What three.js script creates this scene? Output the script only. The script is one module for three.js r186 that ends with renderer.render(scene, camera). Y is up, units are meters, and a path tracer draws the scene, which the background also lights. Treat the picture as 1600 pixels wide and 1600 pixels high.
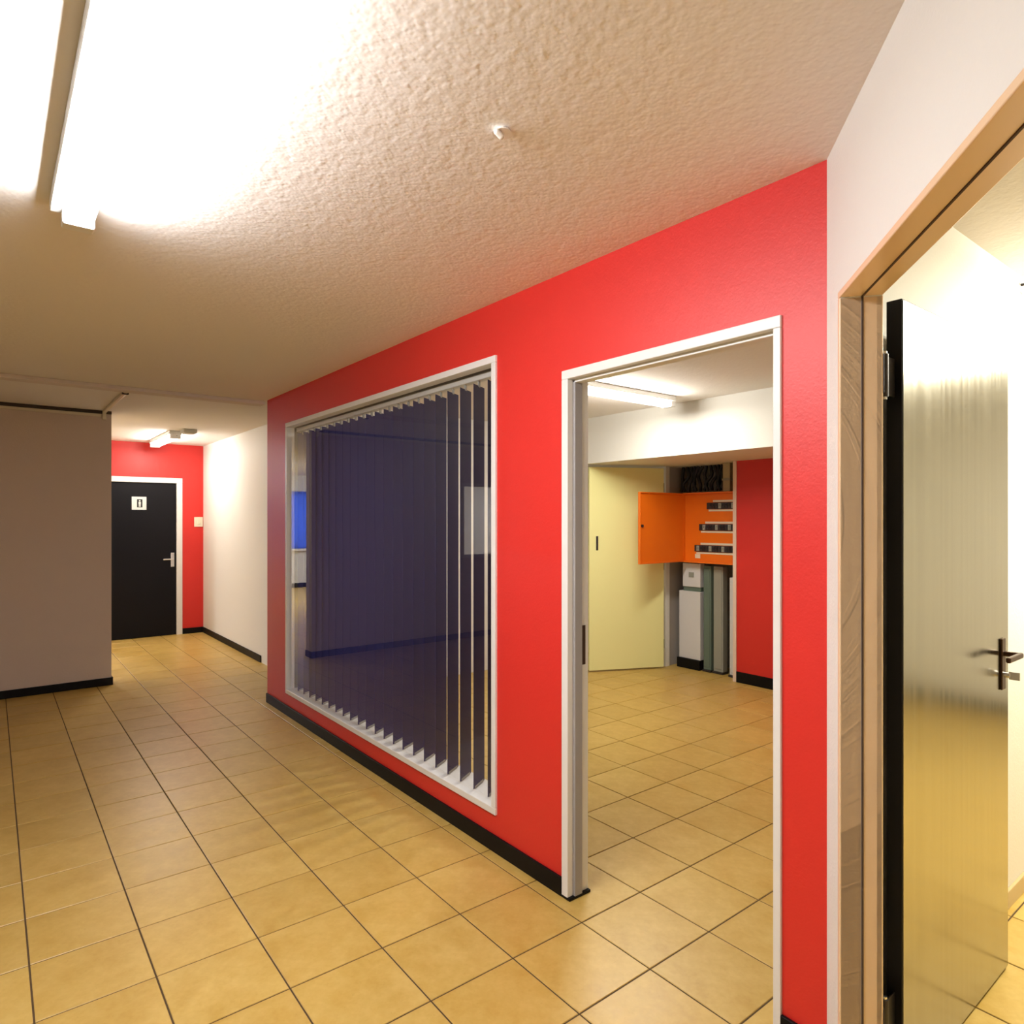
import * as THREE from 'three';
import { RoundedBoxGeometry } from 'three/addons/geometries/RoundedBoxGeometry.js';
import { mergeGeometries } from 'three/addons/utils/BufferGeometryUtils.js';
import { RectAreaLightUniformsLib } from 'three/addons/lights/RectAreaLightUniformsLib.js';

// ---------------------------------------------------------------- camera, sky, exposure
// Plan coordinates: x = across the lobby (into the rooms behind the red wall), d = along the red wall away from the camera (world z = -d).
const scene = new THREE.Scene();
const camera = new THREE.PerspectiveCamera(2 * Math.atan(800 / 1037.77) * 180 / Math.PI, 1, 0.05, 60);
const YAW = 0.66615;
camera.position.set(0, 1.5185, 0);
camera.lookAt(Math.sin(YAW) * 5, 1.5185, -Math.cos(YAW) * 5);
camera.setViewOffset(1600, 1600, 0, -12.24, 1600, 1600);
scene.background = new THREE.Color().setRGB(5, 6.5, 9);          // daylight outside the hall windows
const renderer = new THREE.WebGLRenderer({ antialias: true });
renderer.toneMapping = THREE.LinearToneMapping;
renderer.toneMappingExposure = 1.0;
renderer.shadowMap.enabled = true;
RectAreaLightUniformsLib.init();

const LIGHT = { lobby: 128, room: 84, corridor: 56, side: 205, hall: 340 };   // radiance of each fluorescent fitting
const H = 2.515;                                                            // ceiling height

// ---------------------------------------------------------------- random numbers and textures
let seed = 12345;
const rnd = () => { seed = (seed * 1664525 + 1013904223) >>> 0; return seed / 4294967296; };
function noiseGrid(n, cells) {                                        // tiling value noise
  const g = []; for (let i = 0; i < cells * cells; i++) g.push(rnd());
  const out = new Float32Array(n * n), sm = (t) => t * t * (3 - 2 * t);
  for (let y = 0; y < n; y++) for (let x = 0; x < n; x++) {
    const fx = x / n * cells, fy = y / n * cells, ix = Math.floor(fx), iy = Math.floor(fy), tx = sm(fx - ix), ty = sm(fy - iy);
    const a = g[(iy % cells) * cells + ix % cells], b = g[(iy % cells) * cells + (ix + 1) % cells];
    const c = g[((iy + 1) % cells) * cells + ix % cells], d = g[((iy + 1) % cells) * cells + (ix + 1) % cells];
    out[y * n + x] = (a + (b - a) * tx) * (1 - ty) + (c + (d - c) * tx) * ty;
  }
  return out;
}
function fbm(n, list) {
  const out = new Float32Array(n * n); let w = 0;
  for (const [cells, amp] of list) { const g = noiseGrid(n, cells); w += amp; for (let i = 0; i < n * n; i++) out[i] += g[i] * amp; }
  for (let i = 0; i < n * n; i++) out[i] /= w;
  return out;
}
function tex(n, fn, srgb, rx = 1, ry = rx) {                          // fn(i, x, y) -> [r, g, b] 0..255
  const data = new Uint8Array(n * n * 4);
  for (let y = 0; y < n; y++) for (let x = 0; x < n; x++) {
    const i = y * n + x, c = fn(i, x, y);
    data[i * 4] = Math.max(0, Math.min(255, c[0])); data[i * 4 + 1] = Math.max(0, Math.min(255, c[1])); data[i * 4 + 2] = Math.max(0, Math.min(255, c[2])); data[i * 4 + 3] = 255;
  }
  const t = new THREE.DataTexture(data, n, n);
  t.wrapS = t.wrapT = THREE.RepeatWrapping; t.magFilter = THREE.LinearFilter; t.minFilter = THREE.LinearMipmapLinearFilter; t.generateMipmaps = true;
  if (srgb) t.colorSpace = THREE.SRGBColorSpace;
  t.repeat.set(rx, ry); t.needsUpdate = true;
  return t;
}
const grey = (a) => [a, a, a];
const nCeil = fbm(512, [[16, .5], [40, 1], [80, 1], [160, .6]]);
const ceilBump = tex(512, (i) => grey(nCeil[i] * 255), false);
const nRoll = fbm(512, [[64, 1], [128, 1]]);
const rollBump = tex(512, (i) => grey(nRoll[i] * 255), false, 2);
const nTile = fbm(512, [[4, .6], [10, 1], [24, 1], [60, .8], [150, .5]]), nSpeck = noiseGrid(512, 128);
const tileMap = tex(512, (i) => { const v = (nTile[i] - .5) * 95, s = nSpeck[i] > .95 ? -6 : 0; return [200 + v * .34 + s, 167 + v * .42 + s, 90 + v * .5 + s]; }, true);
const tileRough = tex(512, (i) => grey(94 + (nTile[i] - .5) * 30), false);
const nStreak = (() => { const a = noiseGrid(256, 64), o = new Float32Array(256 * 256); for (let y = 0; y < 256; y++) for (let x = 0; x < 256; x++) o[y * 256 + x] = a[x] * .7 + a[((y >> 5) * 256 * 7 + x) % 65536] * .3; return o; })();
const steelMap = tex(256, (i) => { const v = (nStreak[i] - .5) * 10; return [172 + v, 170 + v, 158 + v]; }, true);
const steelRough = tex(256, (i) => grey(54 + (nStreak[i] - .5) * 14), false);

// ---------------------------------------------------------------- materials
const lin = (r, g, b) => new THREE.Color().setRGB(r, g, b);
const mat = (color, roughness = .6, extra = {}) => new THREE.MeshStandardMaterial({ color, roughness, ...extra });
const M = {
  ceiling: mat(lin(.85, .81, .78), .95, { bumpMap: ceilBump, bumpScale: .0017 }),
  ceilingPlain: mat(lin(.74, .66, .62), .95),
  red: mat(lin(.66, .024, .018), .45, { bumpMap: rollBump, bumpScale: .0003 }),
  white: mat(lin(.76, .74, .70), .6, { bumpMap: rollBump, bumpScale: .0006 }),
  grey: mat(lin(.68, .57, .50), .7, { bumpMap: rollBump, bumpScale: .0006 }),
  black: new THREE.MeshPhysicalMaterial({ color: lin(.004, .0035, .004), roughness: .5, specularIntensity: .35 }),
  blackDoor: new THREE.MeshPhysicalMaterial({ color: lin(.004, .0035, .006), roughness: .5, specularIntensity: .4 }),
  grout: mat(lin(.085, .050, .020), .9),
  frame: mat(lin(.78, .76, .74), .35),
  creamFrame: mat(lin(.80, .58, .38), .28),
  jambGrey: mat(lin(.34, .32, .32), .4),
  alu: mat(lin(.72, .72, .70), .4, { metalness: .3 }),
  glass: new THREE.MeshPhysicalMaterial({ color: 0xffffff, roughness: 0.0, transmission: 1, thickness: 0, ior: 1.55 }),
  slat: mat(lin(.005, .005, .10), .85),
  darkReveal: mat(lin(.030, .028, .030), .6),
  slatWeight: mat(lin(.30, .30, .28), .6),
  steel: new THREE.MeshPhysicalMaterial({ color: 0xffffff, map: steelMap, roughness: 1, roughnessMap: steelRough, metalness: 1 }),
  chrome: mat(lin(.75, .75, .76), .25, { metalness: 1 }),
  bronze: mat(lin(.06, .028, .014), .35, { metalness: .6 }),
  darkSteel: mat(lin(.05, .045, .05), .4, { metalness: .6 }),
  trayWhite: mat(lin(.70, .69, .66), .45),
  capWhite: mat(lin(.85, .85, .85), .4),
  yellow: mat(lin(.88, .86, .40), .5),
  orange: mat(lin(.82, .17, .006), .4),
  breaker: mat(lin(.03, .028, .032), .45),
  label: mat(lin(.78, .70, .55), .6),
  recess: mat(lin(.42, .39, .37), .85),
  cable: mat(lin(.012, .012, .022), .5),
  conduitGrey: mat(lin(.30, .30, .26), .55),
  conduitGreen: mat(lin(.12, .17, .14), .55),
  trunkWhite: mat(lin(.66, .65, .68), .5),
  switchCream: mat(lin(.80, .72, .55), .4),
  plaster: mat(lin(.80, .74, .68), .9),
  curtain: new THREE.MeshPhysicalMaterial({ color: lin(.07, .16, .72), roughness: 1, transmission: .35, thickness: 0 }),
};
const tileMats = [[1, 1, 1], [.97, .955, .93], [1, .985, .955], [.94, .93, .91]].map((c) => mat(lin(...c), 1, { map: tileMap, roughnessMap: tileRough }));

// ---------------------------------------------------------------- helpers
const taken = new Map();
function numbered(name) { const n = taken.get(name) || 0; taken.set(name, n + 1); return n ? name + '_' + String(n).padStart(3, '0') : name; }
const shadowed = (o) => { o.castShadow = true; o.receiveShadow = true; return o; };
function metreUV(g) {                                                 // uv in metres from position and normal
  if (g.index) g = g.toNonIndexed();
  const p = g.attributes.position, n = g.attributes.normal, uv = new Float32Array(p.count * 2);
  for (let i = 0; i < p.count; i++) {
    const ax = Math.abs(n.getX(i)), ay = Math.abs(n.getY(i)), az = Math.abs(n.getZ(i));
    const [a, b] = ay > ax && ay > az ? [p.getX(i), p.getZ(i)] : ax > az ? [p.getZ(i), p.getY(i)] : [p.getX(i), p.getY(i)];
    uv[2 * i] = a; uv[2 * i + 1] = b;
  }
  g.setAttribute('uv', new THREE.BufferAttribute(uv, 2));
  return g;
}
function box(x0, x1, y0, y1, d0, d1, r = 0) {                         // a box in plan coordinates, with rounded edges when r > 0
  const w = x1 - x0, h = y1 - y0, l = d1 - d0;
  let g = r ? new RoundedBoxGeometry(w, h, l, 2, Math.min(r, w / 2.01, h / 2.01, l / 2.01)) : new THREE.BoxGeometry(w, h, l);
  g.translate((x0 + x1) / 2, (y0 + y1) / 2, -(d0 + d1) / 2);
  return metreUV(g);
}
function cyl(x, y, d, radius, length, axis = 'y', seg = 20) {
  const g = new THREE.CylinderGeometry(radius, radius, length, seg);
  if (axis === 'x') g.rotateZ(Math.PI / 2); if (axis === 'd') g.rotateX(Math.PI / 2);
  g.translate(x, y, -d);
  return metreUV(g);
}
function mesh(name, geos, material, parent) {
  const list = (Array.isArray(geos) ? geos : [geos]).map((g) => (g.index ? g.toNonIndexed() : g));
  const o = shadowed(new THREE.Mesh(list.length > 1 ? mergeGeometries(list) : list[0], material));
  o.name = parent ? name : numbered(name);
  (parent || scene).add(o);
  return o;
}
function struct(name, geos, material, label, category) {
  const o = mesh(name, geos, material);
  o.userData = { kind: 'structure', label, category };
  return o;
}
function structGroup(name, label, category) {
  const o = new THREE.Group(); o.name = numbered(name); scene.add(o);
  o.userData = { kind: 'structure', label, category };
  return o;
}
function thing(name, label, category, group, at = [0, 0, 0]) {        // parts are given in plan coordinates and moved back by the base point
  const o = new THREE.Group(); o.name = numbered(name); scene.add(o);
  o.position.set(at[0], at[1], -at[2]); o.userData = { label, category };
  if (group) o.userData.group = group;
  o.userData.base = undefined; delete o.userData.base;
  return o;
}
function part(name, geos, material, t) {                              // geometry given in world plan coordinates, under a thing or part
  const o = mesh(name, geos, material, t);
  const off = new THREE.Vector3(); for (let p = t; p; p = p.parent) off.add(p.position);
  o.geometry.translate(-off.x, -off.y, -off.z);
  return o;
}
// a wall from plan point a to plan point b, its visible face on that line, its thickness to the given side (+1: right of the way a -> b), holes [s0, s1, y0, y1] along it
function wallGeo(a, b, y0, y1, thick, side, holes = []) {
  const L = Math.hypot(b[0] - a[0], b[1] - a[1]), s = new THREE.Shape();
  // holes that reach the floor cut the outline
  s.moveTo(0, y0);
  for (const [h0, h1, , hy] of holes.filter((q) => q[2] <= y0).sort((p, q) => p[0] - q[0])) { s.lineTo(h0, y0); s.lineTo(h0, hy); s.lineTo(h1, hy); s.lineTo(h1, y0); }
  s.lineTo(L, y0); s.lineTo(L, y1); s.lineTo(0, y1); s.closePath();
  for (const [h0, h1, q0, q1] of holes.filter((q) => q[2] > y0)) { const p = new THREE.Path(); p.moveTo(h0, q0); p.lineTo(h0, q1); p.lineTo(h1, q1); p.lineTo(h1, q0); p.closePath(); s.holes.push(p); }
  const g = new THREE.ExtrudeGeometry(s, { depth: thick, bevelEnabled: false });
  if (side > 0) g.translate(0, 0, 0); else g.translate(0, 0, -thick);
  // local x along the wall, local z towards the thickness side
  const ux = (b[0] - a[0]) / L, ud = (b[1] - a[1]) / L;              // plan direction
  const m = new THREE.Matrix4().makeBasis(new THREE.Vector3(ux, 0, -ud), new THREE.Vector3(0, 1, 0), new THREE.Vector3(ud, 0, ux));
  g.applyMatrix4(m); g.translate(a[0], 0, -a[1]);
  return metreUV(g);
}

// ---------------------------------------------------------------- plan
const XR = 1.82, XR2 = 1.92;                       // red wall faces
const DC = 0.906, DE = 5.62;                       // red wall ends
const C0 = [XR, DC], W = [-0.7658, -0.64308], N = [0.64308, -0.7658];   // the slanting wall: along (towards the camera), into the side room
const along = (s, t = 0) => [C0[0] + W[0] * s + N[0] * t, C0[1] + W[1] * s + N[1] * t];
const LOBBY_LEFT = -3.2, LOBBY_BACK = -3.0, GW = 7.09, XC = 2.27, FAR = 9.65, HALL = 14.7;

// ---------------------------------------------------------------- floor: slab and tiles
const floor = struct('floor', box(-5.4, 6.5, -.2, -.0025, -3.3, 15.1), M.grout, 'tan ceramic tiled floor with dark grout joints', 'floor');
{
  const T = .33, w = (T - .0055) / 2, b = .0016, variants = [];
  for (let k = 0; k < 8; k++) {
    const P = [], U = [], r = [[-1, -1], [1, -1], [1, 1], [-1, 1]], ou = rnd(), ov = rnd(), turn = k % 4;
    const at = (q, inset, y) => [q[0] * (w - inset), y, q[1] * (w - inset)];
    const uvOf = (p) => { let [a, c] = [p[0], p[2]]; for (let t = 0; t < turn; t++) [a, c] = [-c, a]; return [a + ou, c + ov]; };
    const quad = (a, c, d, e) => { for (const p of [a, c, d, a, d, e]) { P.push(...p); U.push(...uvOf(p)); } };
    const top = r.map((q) => at(q, b, 0)), rim = r.map((q) => at(q, 0, -b)), foot = r.map((q) => at(q, 0, -.008));
    quad(top[3], top[2], top[1], top[0]);
    for (let i = 0; i < 4; i++) { const j = (i + 1) % 4; quad(top[i], top[j], rim[j], rim[i]); quad(rim[i], rim[j], foot[j], foot[i]); }
    const g = new THREE.BufferGeometry();
    g.setAttribute('position', new THREE.Float32BufferAttribute(P, 3)); g.setAttribute('uv', new THREE.Float32BufferAttribute(U, 2)); g.computeVertexNormals();
    variants.push(g);
  }
  const spots = [];
  for (let i = -19; i < 16; i++) for (let j = -38; j < 17; j++) {
    const x = 1.0954 + T * (i + .5), d = 2.4677 - T * (j + .5);
    // how large the tile shows in the picture: zero when a wall stands before it
    const X = -Math.sin(YAW) * d + Math.cos(YAW) * x, Z = Math.cos(YAW) * d + Math.sin(YAW) * x;
    let size = 0;
    if (Z > .4 && Math.abs(X / Z) < .82 && 1.5185 / Z < .85) {
      const cross = d * XR / x;                                      // where the sight line meets the red wall's plane
      const open = x < XR + .1 ? d < GW || x > .7 : (cross > 1.03 && cross < 1.98 && d > .95) || (d < .85 && cross < DC) || (cross > DE && d < FAR);
      if (open) size = 1 / (Z * Z * Z);
    }
    spots.push([x, d, size]);
  }
  spots.sort((p, q) => q[2] - p[2]);
  const rest = [];
  spots.forEach(([x, d, size], k) => {
    const g = variants[Math.floor(rnd() * 8)], dy = (rnd() - .5) * .0006;
    if (k < 300 && size > 0) {
      const t = shadowed(new THREE.Mesh(g, tileMats[Math.floor(rnd() * 4)]));
      t.name = 'tile'; t.position.set(x, dy, -d); floor.add(t);
    } else rest.push(g.clone().translate(x, dy, -d));
  });
  const f = shadowed(new THREE.Mesh(mergeGeometries(rest), tileMats[0])); f.name = 'tile_field'; f.userData = { kind: 'stuff' }; floor.add(f);
}

// ---------------------------------------------------------------- ceiling
struct('ceiling', box(-5.4, 6.5, H, H + .2, -3.3, 15.1), M.ceiling, 'rough plastered off-white ceiling', 'ceiling');

// ---------------------------------------------------------------- walls of the lobby
const win = { d0: 2.425, d1: 5.16, y0: .17, y1: 2.27 }, dw = { d0: 1.038, d1: 1.981, y1: 2.117 };
{
  const holes = [[dw.d0 - DC, dw.d1 - DC, 0, dw.y1], [win.d0 - DC, win.d1 - DC, win.y0, win.y1]];
  struct('wall_right', wallGeo([XR, DC], [XR, DE], 0, H, .03, 1, holes), M.red, 'red painted wall with a blind-covered window and an open doorway', 'wall');
  struct('wall_right_lining', wallGeo([XR + .03, DC], [XR + .03, DE], 0, H, XR2 - XR - .03, 1, holes), M.white, 'white room side of the red wall', 'wall');
}
struct('wall_slanted', wallGeo(C0, along(1.6), 0, H, .095, -1, [[.14, 1.02, 0, 2.106]]), M.white, 'white slanting wall around the steel door opening', 'wall');
const CE = along(1.6);
struct('wall_rear_right', box(CE[0], CE[0] + .095, 0, H, LOBBY_BACK, CE[1]), M.white, 'white wall behind the camera', 'wall');
struct('wall_left', box(LOBBY_LEFT - .15, LOBBY_LEFT, 0, H, LOBBY_BACK, GW), M.white, 'white left wall of the lobby', 'wall');
struct('wall_rear', box(LOBBY_LEFT - .15, 6.3, 0, H, LOBBY_BACK - .15, LOBBY_BACK), M.white, 'white rear wall', 'wall');
const gwin = { x0: -1.95, x1: -1.09, y0: 1.03, y1: 1.99 };
struct('wall_front', wallGeo([LOBBY_LEFT - .15, GW], [.88, GW], 0, H, .16, -1, [[gwin.x0 - LOBBY_LEFT + .15, gwin.x1 - LOBBY_LEFT + .15, gwin.y0, gwin.y1]]), M.grey, 'plain brownish grey wall on the left', 'wall');
struct('wall_corridor', wallGeo([XC, DE - .3], [XC, FAR], 0, H, .12, 1, [[.66, 1.54, 0, 2.045]]), M.white, 'white corridor wall beyond the red wall', 'wall');
struct('wall_corridor_end', box(XR2, XC, 0, H, DE - .3, DE - .2), M.white, 'short white return behind the red wall', 'wall');
struct('wall_far', wallGeo([.85, FAR], [XC + .12, FAR], 0, H, .12, -1, [[1.08 - .85, 1.975 - .85, 0, 2.045]]), M.red, 'red end wall of the corridor around the black door', 'wall');
struct('wall_hall_right', box(.85, .97, 0, H, FAR + .12, HALL), M.white, 'white wall of the hall behind the grey wall', 'wall');
const hw = [[-2.75, -1.35]];
struct('wall_hall_end', wallGeo([-5.2, HALL], [.97, HALL], 0, H, .15, -1, hw.map(([a, b]) => [a + 5.2, b + 5.2, .87, 2.15])), M.white, 'white hall wall with daylight windows', 'wall');
struct('wall_hall_left', box(-5.35, -5.2, 0, H, GW, HALL + .15), M.white, 'white far left wall of the hall', 'wall');
struct('wall_hall_front', box(-5.35, LOBBY_LEFT - .15, 0, H, GW, GW + .16), M.white, 'white return wall of the hall', 'wall');

// ---------------------------------------------------------------- walls of the room behind the red wall and of the side room
const XB = 5.5, R0 = 3.62, R1 = 4.42, YB = 2.07;
struct('wall_partition', box(1.85, 6.3, 0, H, .85, .95), M.white, 'white partition behind the open steel door', 'wall');
struct('wall_room_back', box(XB, XB + .06, 0, YB, .95, R0), M.red, 'red back wall beside the electrical cupboard', 'wall');
struct('wall_room_back_left', box(XB, XB + .06, 0, YB, R1, 5.62), M.white, 'white back wall behind the yellow door', 'wall');
struct('wall_room_end', box(XR2, 6.2, 0, H, DE - .18, DE - .06), M.white, 'white end wall of the room behind the window', 'wall');
struct('wall_bulkhead', box(4.62, 6.2, YB, H, .95, DE - .18), M.white, 'white bulkhead above the electrical cupboard', 'wall');
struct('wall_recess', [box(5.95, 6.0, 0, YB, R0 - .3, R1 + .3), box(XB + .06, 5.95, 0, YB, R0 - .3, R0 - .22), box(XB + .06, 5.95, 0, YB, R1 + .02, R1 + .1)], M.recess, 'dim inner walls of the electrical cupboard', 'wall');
struct('wall_side_end', box(6.2, 6.35, 0, H, LOBBY_BACK, .85), M.white, 'white end wall of the side room', 'wall');

struct('wall_far_backing', [box(.97, 2.5, 0, H, FAR + .2, FAR + .3), box(2.45, 2.55, 0, H, DE - .3, FAR + .3)], M.white, 'white walls behind the corridor doors', 'wall');

// ---------------------------------------------------------------- baseboards and trims
const BH = .076, BT = .012;
struct('baseboard_right', [box(XR - BT, XR, 0, BH, dw.d1, DE, .003), box(XR - BT, XR, 0, BH, DC + .02, dw.d0, .003)], M.black, 'black baseboard along the red wall', 'baseboard');
struct('baseboard_front', [box(LOBBY_LEFT, .88 + BT, 0, .07, GW - BT, GW, .003), box(.88, .88 + BT, 0, .07, GW, GW + .16, .003)], M.black, 'black baseboard along the grey wall', 'baseboard');
struct('baseboard_corridor', box(XC - BT, XC, 0, .075, 7.2, FAR, .003), M.black, 'black baseboard along the white corridor wall', 'baseboard');
struct('baseboard_far', [box(2.01, XC, 0, .075, FAR - BT, FAR, .003), box(.85, 1.045, 0, .075, FAR - BT, FAR, .003)], M.black, 'black baseboard beside the black door', 'baseboard');
struct('baseboard_room', box(XB - BT, XB, 0, .1, .95, R0 - .03, .003), M.black, 'black baseboard under the red back wall', 'baseboard');
struct('baseboard_side', box(1.95, 6.2, 0, .07, .85 - BT, .85, .003), mat(lin(.55, .42, .22), .4), 'tan tile skirting behind the steel door', 'baseboard');
struct('baseboard_side_end', box(6.2 - BT, 6.2, 0, .1, LOBBY_BACK, .838, .003), M.black, 'black baseboard of the side room end wall', 'baseboard');
struct('baseboard_hall', box(-5.2, .85, 0, .1, HALL - BT, HALL, .003), M.black, 'black baseboard under the hall windows', 'baseboard');
struct('trim_1', box(LOBBY_LEFT, XR, H - .028, H, 5.68, 5.80, .004), M.ceilingPlain, 'flat cover strip across the ceiling at the lobby end', 'trim');
struct('trim_2', box(LOBBY_LEFT, .88, H - .028, H, GW - .02, GW, .003), mat(lin(.05, .035, .025), .6), 'dark strip along the top of the grey wall', 'trim');
struct('trim_3', box(LOBBY_LEFT, .80, H - .056, H - .030, GW - .016, GW, .004), M.switchCream, 'thin cream trunking along the top of the grey wall', 'trim');
struct('trim_4', box(XB - .012, XB + .075, 0, YB, R0 - .03, R0 + .006, .003), mat(lin(.80, .62, .52), .5), 'pale wooden edge strip beside the electrical cupboard', 'trim');

// ---------------------------------------------------------------- fluorescent fittings
const glow = new THREE.MeshStandardMaterial({ color: 0xffffff, emissive: 0xffffff, emissiveIntensity: 3.2, roughness: .5 });
function fitting(label, x, d, length, axis, L, tint = [1, .97, .93], width = .1, wings = [.012, .012]) {
  const t = thing('fluorescent_light', label, 'ceiling light', null, [x, H, d]);
  const B = (w0, w1, y0, y1, l0, l1, r) => (axis === 'd' ? box(x + w0, x + w1, H - y1, H - y0, d + l0, d + l1, r) : box(x + l0, x + l1, H - y1, H - y0, d + w0, d + w1, r));
  const h = length / 2, w = width / 2, e = .05;
  part('tray', B(-w - wings[0], w + wings[1], 0, .042, -h, h, .004), M.trayWhite, t);
  part('diffuser', B(-w, w, .042, .082, -h + e, h - e, .012), glow, t);
  for (const s of [-1, 1]) {
    const cap = part('end_cap', B(-w - .004, w + .004, .030, .087, s > 0 ? h - e : -h - .004, s > 0 ? h + .004 : -h + e, .006), M.capWhite, t);
    const q = s * (h + .004);
    part('screw', axis === 'd' ? cyl(x + .012, H - .056, d + q, .004, .003, 'd', 12) : cyl(x + q, H - .056, d + .012, .004, .003, 'x', 12), M.darkSteel, cap);
  }
  const color = new THREE.Color().setRGB(...tint);
  const put = (name, size, at, to) => {
    const l = new THREE.RectAreaLight(color, L, length - 2 * e - .01, size);
    l.name = name; l.position.set(at[0], at[1], -at[2]); scene.add(l);
    l.up.set(0, 1, 0); if (to[1]) l.up.set(axis === 'd' ? 1 : 0, 0, axis === 'd' ? 0 : 1);
    l.lookAt(at[0] + to[0], at[1] + to[1], -(at[2] + to[2]));
    return l;
  };
  put('fluorescent_glow_down', width, [x, H - .0835, d], [0, -1, 0]);
  for (const s of [-1, 1]) {
    const o = s * (w + .0015);
    put('fluorescent_glow_side', .036, axis === 'd' ? [x + o, H - .062, d] : [x, H - .062, d + o], axis === 'd' ? [s, 0, 0] : [0, 0, s]);
  }
  return t;
}
fitting('large glowing fluorescent fitting on the lobby ceiling, nearest the camera', .217, 1.745, 1.5, 'd', LIGHT.lobby, [.985, .985, 1], .078, [.034, .006]);
fitting('glowing fluorescent fitting on the ceiling seen through the open doorway', 3.72, 3.45, 1.25, 'x', LIGHT.room, [1, .97, .86]);
fitting('small glowing fluorescent fitting on the corridor ceiling before the black door', 1.63, 8.75, 1.2, 'd', LIGHT.corridor, [1, .96, .86]);
fitting('fluorescent fitting on the ceiling of the bright side room', 3.8, .12, 1.3, 'x', LIGHT.side, [1, .965, .78]);
fitting('fluorescent fitting on the ceiling of the hall behind the grey wall', -3.6, 11.4, 1.5, 'x', LIGHT.hall, [.88, .92, 1]);

fitting('fluorescent fitting along the hall ceiling nearest the corridor', .2, 12.3, 1.5, 'd', LIGHT.hall, [.88, .92, 1]);

// small grey junction box by the corridor fitting
{
  const t = thing('junction_box', 'small grey junction box on the ceiling beside the corridor light', 'junction box', null, [1.72, H, 7.98]);
  part('body', box(1.66, 1.80, H - .04, H, 7.9, 8.06, .01), mat(lin(.5, .48, .42), .6), t);
  part('lid', box(1.675, 1.785, H - .047, H - .04, 7.915, 8.045, .003), mat(lin(.54, .52, .46), .6), t);
}
// plaster plug on the lobby ceiling
{
  const t = thing('ceiling_plug', 'small white plastic plug sticking out of the lobby ceiling', 'ceiling plug', null, [1.03, H, 1.35]);
  part('rose', new THREE.CylinderGeometry(.018, .026, .010, 24).translate(1.03, H - .005, -1.35), M.plaster, t);
  part('stub', new THREE.CapsuleGeometry(.008, .014, 6, 12).rotateZ(1.1).translate(1.015, H - .018, -1.345), M.plaster, t);
}
// thin ceiling conduit to the grey wall
{
  const t = thing('ceiling_conduit', 'thin cream conduit on the ceiling running to the top of the grey wall', 'conduit', null, [.82, H, 6.4]);
  part('pipe', box(.806, .836, H - .022, H, 5.80, 7.055, .006), M.switchCream, t);
  part('drop', box(.806, .836, H - .085, H - .001, 7.055, 7.078, .006), M.switchCream, t);
  part('clip', box(.798, .844, H - .03, H, 5.86, 5.885, .004), M.darkSteel, t);
}

// ---------------------------------------------------------------- big window: frame, glass, sill
{
  const { d0, d1, y0, y1 } = win, w = structGroup('window_1', 'large white-framed interior window in the red wall', 'window');
  const x0 = XR - .012, x1 = XR + .05, fw = .032;
  part('window_frame', [box(x0, x1, y0, y0 + fw, d0, d1, .003), box(x0, x1, y1 - fw, y1, d0, d1, .003), box(x0, x1, y0 + fw, y1 - fw, d0, d0 + fw, .003), box(x0, x1, y0 + fw, y1 - fw, d1 - fw, d1, .003)], M.frame, w);
  part('pane', box(XR + .012, XR + .018, y0 + fw - .005, y1 - fw + .005, d0 + fw - .005, d1 - fw + .005).clone(), M.glass, w);
  w.children[1].geometry.dispose();
  w.children[1].geometry = new THREE.PlaneGeometry(d1 - d0 - 2 * fw + .008, y1 - y0 - 2 * fw + .008).rotateY(-Math.PI / 2).translate(XR + .008, (y0 + y1) / 2, -(d0 + d1) / 2);
  part('window_sill', box(XR + .05, XR2 + .06, y0 + .005, y0 + fw, d0, d1, .004), M.frame, w);
  part('reveal', [box(XR + .05, XR2 + .02, y1 - fw + .004, y1, d0, d1, .003), box(XR + .05, XR2 + .02, y0 + fw, y1 - fw, d0, d0 + .018, .003), box(XR + .05, XR2 + .02, y0 + fw, y1 - fw, d1 - .018, d1, .003)], M.darkReveal, w);
}
// vertical blind behind the glass
{
  const t = thing('vertical_blind', 'dark vertical blind hanging half open behind the big window', 'blind', null, [1.905, win.y1 - .03, 3.79]);
  part('headrail', box(1.885, 1.925, win.y1 - .066, win.y1 - .036, win.d0 + .03, win.d1 - .03, .004), M.alu, t);
  const SH = 1.975;
  const slat = new RoundedBoxGeometry(.0022, SH, .127, 1, .001), bead = new RoundedBoxGeometry(.004, .014, .10, 1, .0015), clip = new RoundedBoxGeometry(.008, .03, .02, 1, .002);
  const n = 23, sp = .1175, phi = 60 * Math.PI / 180, off = new THREE.Vector3().copy(t.position);
  for (let k = 0; k < n; k++) {
    const d = k ? 2.453 + k * sp : 2.492;
    const s = shadowed(new THREE.Mesh(slat, M.slat)); s.name = 'slat';
    // slat plane runs along (d: cos phi, x: sin phi)
    s.rotation.y = -phi + (rnd() - .5) * .05;
    s.position.set(1.905 - off.x, .207 + SH / 2 - off.y, -d - off.z); t.add(s);
    const c = shadowed(new THREE.Mesh(clip, M.slatWeight)); c.name = 'hanger'; c.position.set(0, SH / 2 + .008, 0); s.add(c);
    const b = shadowed(new THREE.Mesh(bead, M.slatWeight)); b.name = 'weight'; b.position.set(0, -SH / 2 + .004, 0); s.add(b);
  }
}

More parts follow.
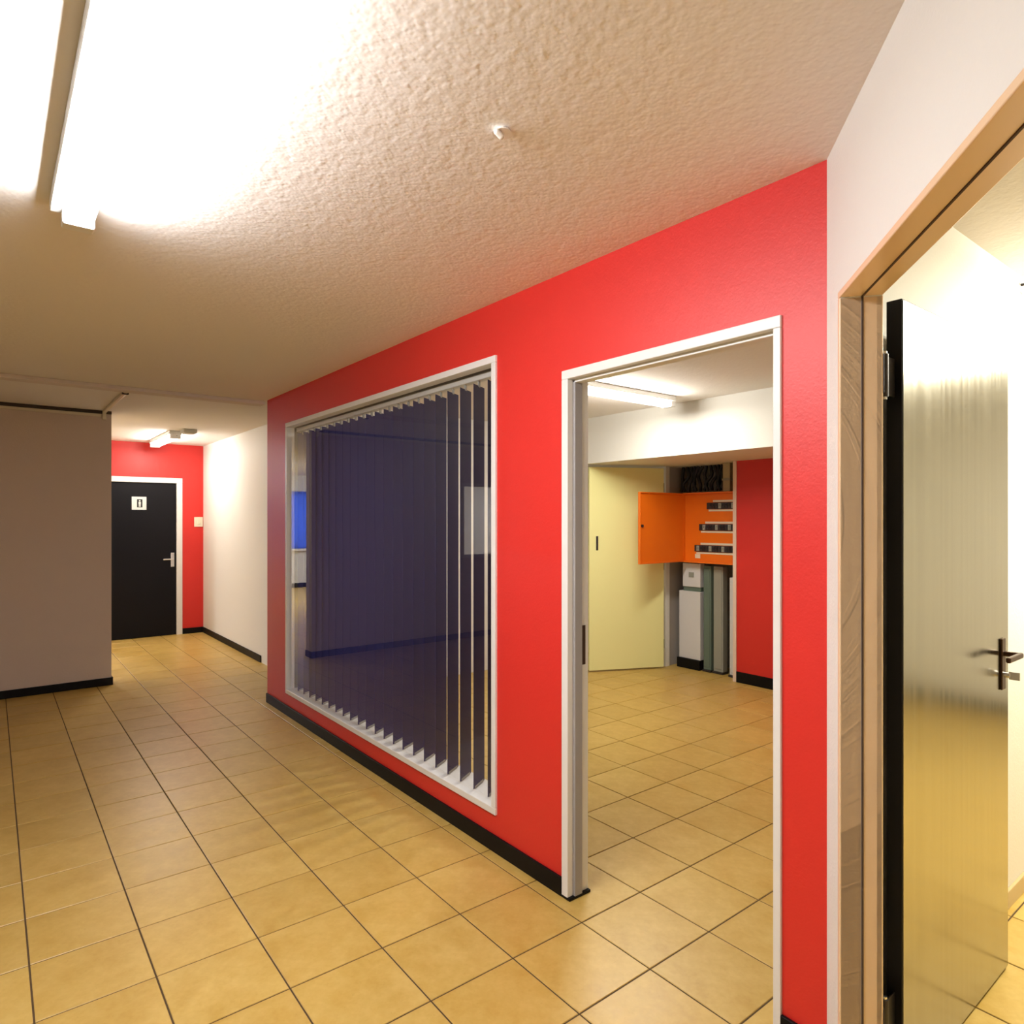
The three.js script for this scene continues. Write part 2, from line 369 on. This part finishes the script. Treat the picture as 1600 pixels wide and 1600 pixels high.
// ---------------------------------------------------------------- door frame of the open doorway in the red wall
{
  const { d0, d1, y1 } = dw, fw = .036, f = structGroup('trim_5', 'white steel frame around the open doorway in the red wall', 'door frame');
  const x0 = XR - .010;
  part('jamb', [box(x0, XR + .02, 0, y1 - fw, d1 - fw, d1, .003), box(XR + .062, XR2 + .006, 0, y1 - fw, d1 - fw, d1, .003)], M.frame, f);
  part('door_stop', box(XR + .02, XR + .062, 0, y1 - fw, d1 - fw - .012, d1, .003), M.jambGrey, f);
  part('jamb', [box(x0, XR + .02, 0, y1 - fw, d0, d0 + fw - .012, .003), box(XR + .02, XR + .062, 0, y1 - fw, d0, d0 + fw, .003), box(XR + .062, XR2 + .006, 0, y1 - fw, d0, d0 + fw - .012, .003)], M.frame, f);
  part('head', [box(x0, XR + .02, y1 - fw, y1, d0, d1, .003), box(XR + .02, XR + .062, y1 - fw - .012, y1, d0, d1, .003), box(XR + .062, XR2 + .006, y1 - fw, y1, d0, d1, .003)], M.frame, f);
  part('strike_plate', box(XR + .066, XR + .088, .93, 1.09, d1 - fw - .0025, d1 - fw, .001), M.bronze, f);
  part('shoe', box(x0 - .001, XR2 + .007, 0, .012, d1 - fw - .0135, d1 + .001, .003), M.black, f);
}

// ---------------------------------------------------------------- slanting wall: cream frame and open steel door
function slantBox(s0, s1, t0, t1, y0, y1, r = .003) {                 // a box along the slanting wall: s along, t into the side room
  const g = new RoundedBoxGeometry(s1 - s0, y1 - y0, t1 - t0, 2, Math.min(r, (s1 - s0) / 2.01, (t1 - t0) / 2.01, (y1 - y0) / 2.01));
  g.translate((s0 + s1) / 2, (y0 + y1) / 2, -(t0 + t1) / 2);
  const m = new THREE.Matrix4().makeBasis(new THREE.Vector3(W[0], 0, -W[1]), new THREE.Vector3(0, 1, 0), new THREE.Vector3(-N[0], 0, N[1]));
  g.applyMatrix4(m); g.translate(C0[0], 0, -C0[1]);
  return metreUV(g);
}
{
  const f = structGroup('trim_6', 'cream steel frame around the steel door opening', 'door frame');
  const y1 = 2.106, st = 0;
  const side = (a, sgn) => [slantBox(Math.min(a, a + sgn * (.018 + st)), Math.max(a, a + sgn * (.018 + st)), -.004, .050, 0, y1 - .018 - st), slantBox(Math.min(a, a + sgn * .018), Math.max(a, a + sgn * .018), .050, .099, 0, y1 - .018)];
  part('jamb', side(.122, 1), M.creamFrame, f);
  part('jamb', side(1.04, -1), M.creamFrame, f);
  part('head', [slantBox(.122, 1.04, -.004, .050, y1 - .018 - st, y1), slantBox(.122, 1.04, .050, .099, y1 - .018, y1)], M.creamFrame, f);
  part('gasket', [slantBox(.128, .1425, .0475, .0525, .002, y1 - .018, .001), slantBox(.142, 1.02, .0475, .0525, y1 - .0205, y1 - .006, .001)], mat(lin(.07, .04, .03), .8), f);
}
{
  const d0 = .73, d1 = .77, x0 = 1.865, x1 = 2.71, y1 = 2.095;
  const t = structGroup('door_1', 'open door clad in brushed steel with black edges and bronze handle', 'door');
  t.position.set(x0, 0, -d0);
  part('core', box(x0, x1, .008, y1, d0 + .0015, d1, .002), M.blackDoor, t);
  const plate = part('steel_sheet', new THREE.PlaneGeometry(x1 - x0 - .008, y1 - .016).translate((x0 + x1) / 2 + .002, (y1 + .008) / 2, -d0 - .0008), M.steel, t);
  plate.geometry = (() => { const g = box(x0 + .006, x1 - .001, .012, y1 - .004, d0, d0 + .0016); g.translate(-x0, 0, d0); return g; })();
  const hs = (u) => u;
  const hx = 2.645;
  const esc = part('backplate', box(hx - .018, hx + .018, .955, 1.125, d0 - .007, d0, .003), M.bronze, t);
  part('lever', [cyl(hx, 1.075, d0 - .028, .009, .045, 'd'), box(hx - .125, hx + .010, 1.066, 1.084, d0 - .058, d0 - .044, .005)], M.bronze, esc);
  part('key_cylinder', [cyl(hx, 1.005, d0 - .014, .009, .018, 'd'), box(hx - .003, hx + .003, .992, 1.018, d0 - .05, d0 - .02, .001)], M.chrome, esc);
  for (const y of [.23, 1.89]) {
    const h = part('hinge', [cyl(1.812, y, .752, .009, .11), slantBox(.118, .1405, .099, .1015, y - .05, y + .05, .001), box(1.812, 1.868, y - .05, y + .05, .749, .752, .001)], M.darkSteel, t);
    part('pin_cap', [cyl(1.812, y + .058, .752, .006, .008), cyl(1.812, y - .058, .752, .006, .008)], M.chrome, h);
  }
}
// wire hook high on the side room wall
{
  const t = thing('wall_hook', 'small wire hook on the bright wall beyond the steel door', 'hook', null, [3.32, 2.47, .85]);
  part('stem', cyl(3.32, 2.48, .83, .006, .04, 'd', 12), M.darkSteel, t);
  part('bend', new THREE.TorusGeometry(.03, .006, 10, 24, Math.PI * 1.3).rotateZ(2.4).translate(3.335, 2.475, -.812), M.darkSteel, t);
}

// ---------------------------------------------------------------- far corridor: black door, frame, sign, switch
{
  const f = structGroup('trim_7', 'white frame around the black corridor door', 'door frame');
  part('jamb', box(1.045, 1.115, 0, 2.0, FAR - .015, FAR + .1, .004), M.frame, f);
  part('jamb', box(1.94, 2.01, 0, 2.0, FAR - .015, FAR + .1, .004), M.frame, f);
  part('head', box(1.045, 2.01, 2.0, 2.068, FAR - .015, FAR + .1, .004), M.frame, f);
  const t = structGroup('door_2', 'closed black door at the end of the corridor', 'door');
  part('leaf', box(1.117, 1.938, .004, 1.998, FAR + .01, FAR + .05, .003), M.blackDoor, t);
  const p = part('backplate', box(1.872, 1.915, .90, 1.085, FAR + .003, FAR + .01, .003), M.chrome, t);
  part('lever', [cyl(1.893, 1.0, FAR - .012, .009, .034, 'd'), box(1.775, 1.902, .990, 1.010, FAR - .042, FAR - .026, .006)], M.chrome, p);
}
{
  const c = document.createElement('canvas'); c.width = 128; c.height = 128;
  const g = c.getContext('2d');
  g.fillStyle = '#dcdcd8'; g.fillRect(0, 0, 128, 128);
  g.fillStyle = '#15151a'; g.fillRect(44, 22, 50, 84);
  g.fillStyle = '#dcdcd8';
  g.beginPath(); g.arc(69, 38, 8, 0, 7); g.fill();
  g.fillRect(58, 49, 22, 27); g.fillRect(60, 74, 8, 26); g.fillRect(71, 74, 8, 26);
  const map = new THREE.CanvasTexture(c); map.colorSpace = THREE.SRGBColorSpace;
  const t = thing('door_sign', 'small white pictogram sign on the black corridor door', 'sign', null, [1.505, 1.73, FAR + .01]);
  part('plate', box(1.422, 1.588, 1.648, 1.814, FAR + .006, FAR + .010, .001), M.capWhite, t);
  part('print', new THREE.PlaneGeometry(.158, .158).translate(1.505, 1.731, -(FAR + .0055)), mat(0xffffff, .4, { map }), t);
}
{
  const t = thing('light_switch', 'cream light switch on the narrow red strip beside the black door', 'switch', null, [2.215, 1.49, FAR]);
  part('plate', box(2.155, 2.262, 1.425, 1.555, FAR - .012, FAR, .004), M.switchCream, t);
  part('rocker', box(2.19, 2.227, 1.46, 1.52, FAR - .02, FAR - .010, .004), M.switchCream, t);
}
{
  const t = structGroup('door_3', 'dark door with dark frame in the white corridor wall', 'door');
  part('frame', [box(XC - .012, XC + .1, 0, 2.045, 6.82, 6.862, .003), box(XC - .012, XC + .1, 0, 2.045, 5.98, 6.02, .003), box(XC - .012, XC + .1, 2.0, 2.045, 6.02, 6.82, .003)], mat(lin(.06, .04, .03), .5), t);
  part('leaf', box(XC + .03, XC + .07, .01, 2.0, 6.02, 6.82, .003), M.blackDoor, t);
}

// ---------------------------------------------------------------- electrical cupboard in the room
{
  const a = new THREE.Vector2(4.698, 4.737), b = new THREE.Vector2(5.43, 4.40), L = a.distanceTo(b), ang = Math.atan2(a.y - b.y, a.x - b.x);
  const t = structGroup('door_4', 'open pale yellow cupboard door', 'door');
  t.position.set(b.x, 0, -b.y); t.rotation.y = ang;                   // local x runs from the hinge to the free edge
  const add = (name, g, m, p = t) => { const o = shadowed(new THREE.Mesh(g, m)); o.name = name; p.add(o); return o; };
  const leaf = add('leaf', metreUV(new RoundedBoxGeometry(L, 2.03, .036, 2, .003).translate(L / 2, 1.03, 0)), M.yellow);
  const side = -1;
  for (const s of [-1, 1]) {
    add('handle', metreUV(new RoundedBoxGeometry(.022, .14, .008, 2, .003).translate(L * .9, 1.285, s * .021)), M.darkSteel);
  }
  for (const y of [.25, 1.05, 1.85]) add('hinge', new THREE.CylinderGeometry(.008, .008, .09, 12).translate(-.004, y, 0), M.darkSteel);
}
{
  const t = thing('distribution_box', 'orange electrical distribution box with its door swung open', 'electrical box', null, [5.52, 1.09, 3.93]);
  const x = 5.53, d0 = R0 + .012, d1 = 4.235, y0 = 1.09, y1 = 1.79;
  part('body', [box(x + .03, x + .20, y0, y1, d0, d1, .004), box(x, x + .03, y0, y0 + .014, d0, d1), box(x, x + .03, y1 - .014, y1, d0, d1), box(x, x + .03, y0 + .014, y1 - .014, d1 - .014, d1)], M.orange, t);
  const door = part('door', box(4.86, x + .002, y0 + .004, y1 - .004, d1 - .012, d1 + .004, .003), M.orange, t);
  part('latch', cyl(4.90, 1.46, d1 - .016, .014, .012, 'd', 16), M.darkSteel, door);
  part('door_fold', [box(4.86, 4.872, y0 + .004, y1 - .004, d1 - .024, d1 - .01, .002), box(4.872, x - .01, y1 - .016, y1 - .004, d1 - .024, d1 - .01, .002), box(4.872, x - .01, y0 + .004, y0 + .016, d1 - .024, d1 - .01, .002)], M.orange, door);
  const rows = [[1.655, 3.96], [1.445, 4.05], [1.235, 4.105]];
  for (const [y, dEnd] of rows) {
    const r = part('breaker_row', box(x + .022, x + .034, y - .032, y + .032, d0 + .002, dEnd, .002), M.breaker, t);
    let k = 0;
    for (let d = d0 + .012; d + .03 < dEnd; d += .036, k++) {
      const m = [M.breaker, M.conduitGrey, M.breaker, M.darkSteel][(k * 7 + Math.round(y * 10)) % 4];
      part('breaker', [box(x + .006, x + .024, y - .026, y + .026, d, d + .031, .002), box(x - .004, x + .008, y - .003, y + .014, d + .009, d + .022, .002)], m, r);
    }
    part('label_strip', box(x + .026, x + .032, y - .054, y - .036, d0 + .01, dEnd - .02, .001), M.label, r);
    part('label_strip', box(x + .026, x + .032, y + .036, y + .056, d0 + .03, dEnd - .07, .001), M.label, r);
  }
  part('warning_tag', box(x + .026, x + .032, 1.135, 1.178, 4.04, 4.10, .001), M.label, t);
}
{
  const t = thing('cable_trunking', 'tall white cable trunking panel under the orange box', 'cable trunking', null, [5.65, 0, 4.2]);
  part('cover', [box(5.62, 5.70, .10, .79, 4.085, 4.345, .004), box(5.62, 5.70, .835, 1.075, 4.085, 4.30, .004)], M.trunkWhite, t);
  part('joint', box(5.635, 5.695, .79, .835, 4.09, 4.30, .002), M.conduitGreen, t);
  part('foot', box(5.60, 5.72, 0, .10, 4.082, 4.36, .004), M.black, t);
  part('outlet', box(5.612, 5.62, .935, .985, 4.16, 4.22, .002), M.conduitGrey, t);
}
const pipes = [
  ['green-grey square conduit beside the white trunking under the orange box', 3.965, 4.055, 1.06, M.conduitGreen, 5.63],
  ['grey square conduit in the middle of the electrical cupboard', 3.835, 3.945, 1.06, M.conduitGrey, 5.64],
  ['narrow pale conduit next to the red wall in the electrical cupboard', 3.665, 3.75, .96, M.trunkWhite, 5.62],
  ['dull grey conduit by the yellow door in the electrical cupboard', 4.37, 4.415, 1.06, M.conduitGrey, 5.80],
];
for (const [label, d0, d1, y1, m, x] of pipes) {
  const t = thing('square_conduit', label, 'conduit', 'conduits in the electrical cupboard', [x, 0, (d0 + d1) / 2]);
  part('duct', box(x, x + .08, .02, y1, d0, d1, .008), m, t);
  part('lid', box(x - .006, x + .002, .05, y1 - .03, d0 + .012, d1 - .012, .003), m, t);
  part('foot_plate', box(x - .012, x + .09, 0, .022, d0 - .005, d1 + .005, .003), M.darkSteel, t);
}
{
  const t = thing('cable_post', 'short beige post rising above the orange box', 'post', null, [5.62, 1.79, 3.77]);
  part('duct', box(5.60, 5.66, 1.795, YB, 3.73, 3.81, .004), mat(lin(.42, .36, .24), .6), t);
  part('band', box(5.594, 5.666, 1.90, 1.92, 3.724, 3.816, .003), M.conduitGrey, t);
}
{
  const t = thing('cable_bundle', 'dark bundle of cables above the orange box', 'cables', null, [5.7, 1.95, 4.1]);
  for (let k = 0; k < 12; k++) {
    const d = 3.845 + k * .047, c = new THREE.CatmullRomCurve3([new THREE.Vector3(5.68, 1.813, -d), new THREE.Vector3(5.66 + (k % 3) * .02, 1.88, -d - .03 * Math.sin(k * 2)), new THREE.Vector3(5.70, 1.97, -d - .04 * Math.cos(k)), new THREE.Vector3(5.72, YB - .004, -d)]);
    part('cable', new THREE.TubeGeometry(c, 16, .017, 8), M.cable, t);
  }
}

// ---------------------------------------------------------------- windows that the glass mirrors: one in the grey wall, two with blue curtains in the hall
{
  const w = structGroup('window_2', 'small interior window in the grey wall left of the view', 'window');
  const { x0, x1, y0, y1 } = gwin, f = .04;
  part('window_frame', [box(x0, x1, y0, y0 + f, GW - .01, GW + .06, .003), box(x0, x1, y1 - f, y1, GW - .01, GW + .06, .003), box(x0, x0 + f, y0 + f, y1 - f, GW - .01, GW + .06, .003), box(x1 - f, x1, y0 + f, y1 - f, GW - .01, GW + .06, .003)], M.frame, w);
  part('pane', new THREE.PlaneGeometry(x1 - x0 - 2 * f, y1 - y0 - 2 * f).translate((x0 + x1) / 2, (y0 + y1) / 2, -GW - .03), M.glass, w);
}
hw.forEach(([x0, x1], k) => {
  const w = structGroup('window_' + (3 + k), 'daylight window in the hall behind the grey wall', 'window'), f = .05, y0 = .87, y1 = 2.15;
  part('window_frame', [box(x0, x1, y0, y0 + f, HALL - .01, HALL + .08, .003), box(x0, x1, y1 - f, y1, HALL - .01, HALL + .08, .003), box(x0, x0 + f, y0 + f, y1 - f, HALL - .01, HALL + .08, .003), box(x1 - f, x1, y0 + f, y1 - f, HALL - .01, HALL + .08, .003)], M.frame, w);
  part('window_sill', box(x0 - .05, x1 + .05, y0 - .05, y0, HALL - .08, HALL + .02, .006), M.frame, w);
  part('pane', new THREE.PlaneGeometry(x1 - x0 - 2 * f, y1 - y0 - 2 * f).translate((x0 + x1) / 2, (y0 + y1) / 2, -HALL - .05), M.glass, w);
  const P = [], n = 60, cw = (x1 - x0) * .96;
  for (let i = 0; i <= n; i++) P.push([x0 + .02 + cw * i / n, HALL - .045 + .018 * Math.sin(i * 1.1)]);
  const g = new THREE.BufferGeometry(), V = [];
  for (let i = 0; i < n; i++) { const [a, c] = [P[i], P[i + 1]]; V.push(a[0], y0 + .01, -a[1], c[0], y0 + .01, -c[1], c[0], y1, -c[1], a[0], y0 + .01, -a[1], c[0], y1, -c[1], a[0], y1, -a[1]); }
  g.setAttribute('position', new THREE.Float32BufferAttribute(V, 3)); g.computeVertexNormals(); metreUV(g);
  const uvg = metreUV(g);
  const c = thing('curtain', ['blue curtain over the hall window mirrored at the left edge of the big window'][k], 'curtain', null, [(x0 + x1) / 2, y0, HALL - .045]);
  part('cloth', uvg, M.curtain, c);
  part('rod', cyl((x0 + x1) / 2, y1 + .012, HALL - .045, .01, x1 - x0 + .1, 'x', 12), M.chrome, c);
});

renderer.render(scene, camera);
